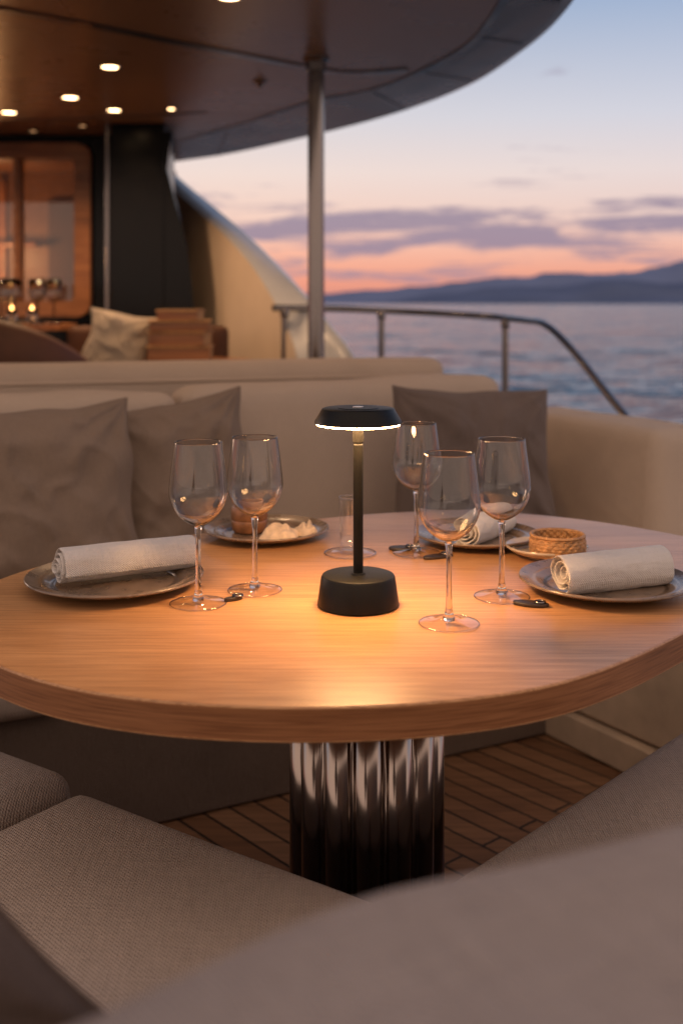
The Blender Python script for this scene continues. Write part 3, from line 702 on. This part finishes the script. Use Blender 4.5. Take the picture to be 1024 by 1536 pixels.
PL=empty('support_pole',(-0.11,4.75,0))
lathe('tube',[(0.036,0.0),(0.036,cz-0.004)],M_steel,PL,48)
lathe('collar',[(0.036,cz-0.06),(0.044,cz-0.058),(0.046,cz-0.02),(0.058,cz-0.007),(0.058,cz-0.001)],M_steel,PL,48,autos=30)
lathe('base_collar',[(0.07,0.003),(0.07,0.012),(0.04,0.02),(0.036,0.05)],M_steel,PL,48,autos=30)

RL=empty('railing',(0,0,0))
rail=[(-0.36,5.75,1.160),(0.0,5.9,1.155),(0.45,5.95,1.135),(0.78,5.75,1.115),(0.905,5.45,1.102),(0.965,5.2,1.085),(1.03,4.95,0.99),(1.12,4.6,0.80),(1.17,4.4,0.68),(1.19,4.3,0.5)]
tube('top_rail',rail,0.0175,M_steel,RL)
for (x,y,z) in [(-0.30,5.77,1.16),(0.216,5.93,1.147),(0.84,5.62,1.108)]:
    tube('post',[(x,y,0.0),(x,y,z)],0.017,M_steel,RL)
    lathe('rail_clamp',[(0.017,-0.05),(0.023,-0.048),(0.023,-0.012),(0.017,-0.01)],M_steel,RL,24,(x,y,z))
bw=catmull([(-0.1,6.2,0),(0.5,6.1,0),(0.95,5.7,0),(1.12,5.2,0),(1.3,4.4,0),(1.5,3.4,0),(1.52,1.5,0),(1.45,-1.3,0)],6)
vs=[];fs=[]
for p in bw: vs+=[(p.x,p.y,-0.1),(p.x,p.y,0.50),(p.x-0.08,p.y-0.02,0.50),(p.x-0.08,p.y-0.02,-0.1)]
for i in range(len(bw)-1):
    for j in range(3): fs.append((i*4+j,i*4+4+j,i*4+5+j,i*4+1+j))
mesh_ob('bulwark',vs,fs,M_white,None,False)

# ------------------------------------------------------------------ superstructure wing
WG=empty('superstructure_wing',(0,0,0))
po=catmull([(-1.42,8.33,2.26),(-1.058,7.645,1.99),(-0.791,7.13,1.78),(-0.558,6.68,1.588),(-0.353,6.29,1.396),(-0.15,5.9,1.185),(-0.042,5.696,1.056),(0.06,5.5,0.93),(0.16,5.35,0.7)],6)
pn=catmull([(-1.37,7.86,2.2),(-1.15,7.43,1.97),(-0.92,6.99,1.78),(-0.687,6.54,1.584),(-0.50,6.18,1.39),(-0.375,5.94,1.215),(-0.300,5.80,1.09),(-0.235,5.67,0.93),(-0.19,5.58,0.7)],6)
vs=[];fs=[];k=len(po)
for a,b in zip(pn,po):
    mid=(a+b)/2+Vector((0.03,0.02,0.03))
    vs+=[(b.x,b.y,0.0),tuple(b),(b.x-0.02,b.y-0.02,b.z+0.012),tuple(mid),tuple(a)]
for i in range(k-1):
    for j in range(4): fs.append((i*5+j,(i+1)*5+j,(i+1)*5+j+1,i*5+j+1))
w=mesh_ob('outer_shell',vs,fs,M_white,WG)
vs=[];fs=[]
for a in pn:
    vs+=[(a.x-0.002,a.y-0.002,a.z),(a.x-0.012,a.y-0.01,a.z-0.02),(a.x-0.015,a.y-0.012,0.0)]
for i in range(k-1):
    for j in range(2): fs.append((i*3+j,(i+1)*3+j,(i+1)*3+j+1,i*3+j+1))
w=mesh_ob('inner_panel',vs,fs,M_beige,WG)
prism('end_cap',[(-0.205,5.57),(0.13,5.35),(0.16,5.36),(-0.18,5.6)],0,0.72,M_white,WG)

# saloon
SW=empty('saloon_bulkhead',(0,0,0))
box('pillar',-1.36,-1.045,6.45,6.85,0.352,2.245,M_gloss_black,SW,0.006)
mesh_ob('wing_shade_sheet',[(-1.044,6.46,2.2),(-1.044,6.46,0.352),(-0.87,6.46,0.352),(-0.875,6.46,1.2),(-0.91,6.46,1.52),(-1.03,6.46,1.98),(-1.0,6.46,2.2)],[(0,1,2,3,4,5,6)],M_gloss_black,SW,False).modifiers.new('s','SOLIDIFY').thickness=0.03  # black sheet added in place of the dark shading on the wing
box('wall_right',-1.585,-1.361,6.9,7.0,0.352,2.246,M_gloss_black,SW)
box('wall_bottom',-4.4,-1.586,6.9,7.0,0.352,1.12,M_gloss_black,SW)
box('wall_top',-4.4,-1.586,6.9,7.0,2.165,2.246,M_gloss_black,SW)
box('wall_left',-4.4,-2.55,6.901,6.999,1.121,2.164,M_gloss_black,SW)
def frame(x0,x1,z0,z1,w,y0,y1,rc,mat,name):
    def rr(x0,x1,z0,z1,r):
        o=[]
        for cx,cz_,a0 in ((x1-r,z1-r,0),(x0+r,z1-r,90),(x0+r,z0+r,180),(x1-r,z0+r,270)):
            for i in range(9):
                a=math.radians(a0+i*90/8); o.append((cx+r*math.cos(a),cz_+r*math.sin(a)))
        return o
    O=rr(x0,x1,z0,z1,rc); I=rr(x0+w,x1-w,z0+w,z1-w,max(0.01,rc-w*0.5)); n=len(O); vs=[];fs=[]
    for L_,y in ((O,y0),(I,y0),(I,y1),(O,y1)): vs+=[(p[0],y,p[1]) for p in L_]
    for r_ in range(4):
        for i in range(n):
            j=(i+1)%n; a=r_*n; b=((r_+1)%4)*n; fs.append((a+i,a+j,b+j,b+i))
    return mesh_ob(name,vs,fs,mat,SW,False)
frame(-2.56,-1.57,1.10,2.19,0.10,6.84,7.02,0.09,M_brownwood,'window_frame')
box('mullion',-2.06,-2.02,6.87,6.98,1.2,2.09,M_brownwood,SW)
mesh_ob('window_glass',[(-2.5,6.93,1.15),(-1.63,6.93,1.15),(-1.63,6.93,2.12),(-2.5,6.93,2.12)],[(0,1,2,3)],thin_glass('window_pane',0.08,0.6),SW,False)
tube('corner_strip',[(-1.378,6.44,0.36),(-1.378,6.44,2.24)],0.012,M_steel,SW)
M_room=simple('saloon_panelling',(0.20,0.085,0.035),0.45)
box('room_back',-4.2,-1.4,9.2,9.3,0.3,2.3,M_room,SW); box('room_right',-1.5,-1.41,7.02,9.19,0.3,2.3,M_room,SW)
box('room_floor',-4.2,-1.51,7.02,9.19,0.3,0.36,M_room,SW); box('room_ceiling',-4.2,-1.51,7.02,9.19,2.28,2.34,M_room,SW)
box('sideboard',-3.4,-2.0,8.7,9.19,0.361,1.2,M_brownwood,SW)
box('doorway',-2.45,-1.95,9.15,9.199,0.361,2.05,M_leather,SW)
for xx in (-3.2,-2.85): box('cabinet_stile',xx,xx+0.05,9.12,9.199,1.2,2.2,M_brownwood,SW)
box('cabinet_shelf',-3.4,-2.5,8.95,9.11,1.65,1.68,M_brownwood,SW)
SL=empty('interior_lamp',(-3.1,8.85,1.2))
lathe('stand',[(0,0),(0.05,0),(0.05,0.01),(0.01,0.02),(0.01,0.22)],M_bronze,SL,24)
lathe('shade',[(0.10,0.18),(0.07,0.36)],emit('lampshade',(1,0.5,0.18),3.0),SL,32)
l=bpy.data.lights.new('bulb','POINT'); l.energy=20; l.color=(1,0.5,0.2); l.shadow_soft_size=0.08
o=bpy.data.objects.new('bulb',l); link(o,SL); o.location=(0.25,-0.35,0.35)

# ------------------------------------------------------------------ second seating area
BL=empty('leather_lounge_chair',(-1.62,5.15,0.352))
vs=[];fs=[]
for i in range(25):
    a=math.radians(200+ i*140/24); x=0.42*math.cos(a); y=0.42*math.sin(a); f=math.sin(pi*i/24)
    zt=0.58+0.20*f
    for (ro,z) in ((0.0,0.25),(0.0,zt-0.03),(0.02,zt),(0.07,zt),(0.09,zt-0.03),(0.09,0.25)):
        s=1+ro/0.42; vs.append((x*s,y*s,z))
for i in range(24):
    for j in range(6):
        k2=(j+1)%6; fs.append((i*6+j,(i+1)*6+j,(i+1)*6+k2,i*6+k2))
mesh_ob('shell_back',vs,fs,M_leather,BL)
lathe('seat',[(0,0.25),(0.36,0.25),(0.39,0.28),(0.39,0.40),(0.35,0.44),(0,0.45)],M_leather,BL,40)
lathe('swivel_base',[(0,0),(0.25,0),(0.25,0.015),(0.04,0.03),(0.04,0.25)],M_bronze,BL,32)
bench=empty('bench',(-1.05,5.55,0.352))
soft_box('cushion',(0.85,0.5,0.14),M_pad,(0,0,0.39),0.1,0.04,0.04,0.01,0.004,4,bench)
prism('bench_base',[(-0.4,-0.22),(0.4,-0.22),(0.4,0.22),(-0.4,0.22)],0.0,0.32,M_brownwood,bench,0.01,2)
soft_box('back',(0.85,0.1,0.42),M_leather,(0.02,0.30,0.50),0.1,0.03,0.04,0.01,0.0,4,bench)
stand('throw_pillow',0.33,0.34,0.13,M_pillow_c,-1.10,5.40,0.975,0.15,0.25,-0.2,13)
ST=empty('side_table',(-0.72,5.45,0.352))
lathe('top',[(0,0.52),(0.27,0.52),(0.275,0.53),(0.275,0.545),(0.27,0.552),(0,0.552)],M_brownwood,ST,48,autos=30)
lathe('leg',[(0.15,0),(0.15,0.01),(0.03,0.03),(0.03,0.52)],M_bronze,ST,32)
CR=empty('wooden_box_stack',(-0.79,5.38,0.352+0.553))
zz=0
for i,(w_,d_,h_,rz_) in enumerate([(0.30,0.2,0.075,0.05),(0.27,0.19,0.07,-0.08),(0.29,0.18,0.055,0.1),(0.20,0.15,0.05,-0.1)]):
    bx=box('box_%d'%i,-w_/2,w_/2,-d_/2,d_/2,zz,zz+h_-0.014,M_brownwood,CR,0.004); bx.rotation_euler=(0,0,rz_)
    lid=box('lid_%d'%i,-w_/2-0.005,w_/2+0.005,-d_/2-0.005,d_/2+0.005,zz+h_-0.0135,zz+h_-0.001,M_wicker,CR,0.003); lid.rotation_euler=(0,0,rz_)
    zz+=h_
BT=empty('bar_table',(-1.95,5.95,0.352))
lathe('top',[(0,0.69),(0.5,0.69),(0.5,0.72),(0,0.72)],M_brownwood,BT,48,autos=30)
lathe('leg',[(0.25,0),(0.25,0.015),(0.05,0.03),(0.05,0.69)],M_bronze,BT,32)
def small_goblet(x,y,s=1.0):
    e=empty('wine_glass',(x,y,0.352+0.7205)); e.scale=(s,s,s)
    lathe('bowl',[(0.004,0.1),(0.025,0.11),(0.038,0.13),(0.04,0.15),(0.034,0.21),(0.033,0.21),(0.039,0.15),(0.037,0.131),(0.024,0.112),(0,0.104)],M_sglass,e,32)
    lathe('stem_and_foot',[(0,0.0005),(0.036,0.0005),(0.036,0.003),(0.005,0.01),(0.0035,0.1),(0,0.1)],M_sglass,e,24)
for x,y in [(-1.95,5.70),(-1.82,5.78),(-1.72,5.68),(-1.62,5.82),(-2.05,5.85),(-1.78,5.95),(-1.88,6.05),(-1.66,5.98),(-1.55,5.90)]: small_goblet(x,y,1.15)
M_glint=emit('glint_flame',(1,0.5,0.15),9.0)
for i,(x,y) in enumerate([(-1.90,5.60),(-1.76,5.84),(-1.68,5.58),(-1.97,5.9),(-1.60,5.66)]):  # added candles, their glow stands in for golden glints on the glassware
    e=empty('added_tealight',(x,y,0.352+0.7205))
    lathe('cup',[(0,0.0),(0.024,0.0),(0.026,0.08),(0.024,0.08),(0.022,0.054),(0,0.053)],M_sglass,e,24)
    lathe('glint_flame',[(0,0.072),(0.007,0.080),(0.006,0.090),(0,0.106)],M_glint,e,12)
    lathe('wax',[(0,0.0545),(0.02,0.0545),(0.02,0.07),(0,0.07)],M_bread,e,20)
small_plate=plate(-1.7,5.6,0.10); small_plate.location.z=0.352+0.7205
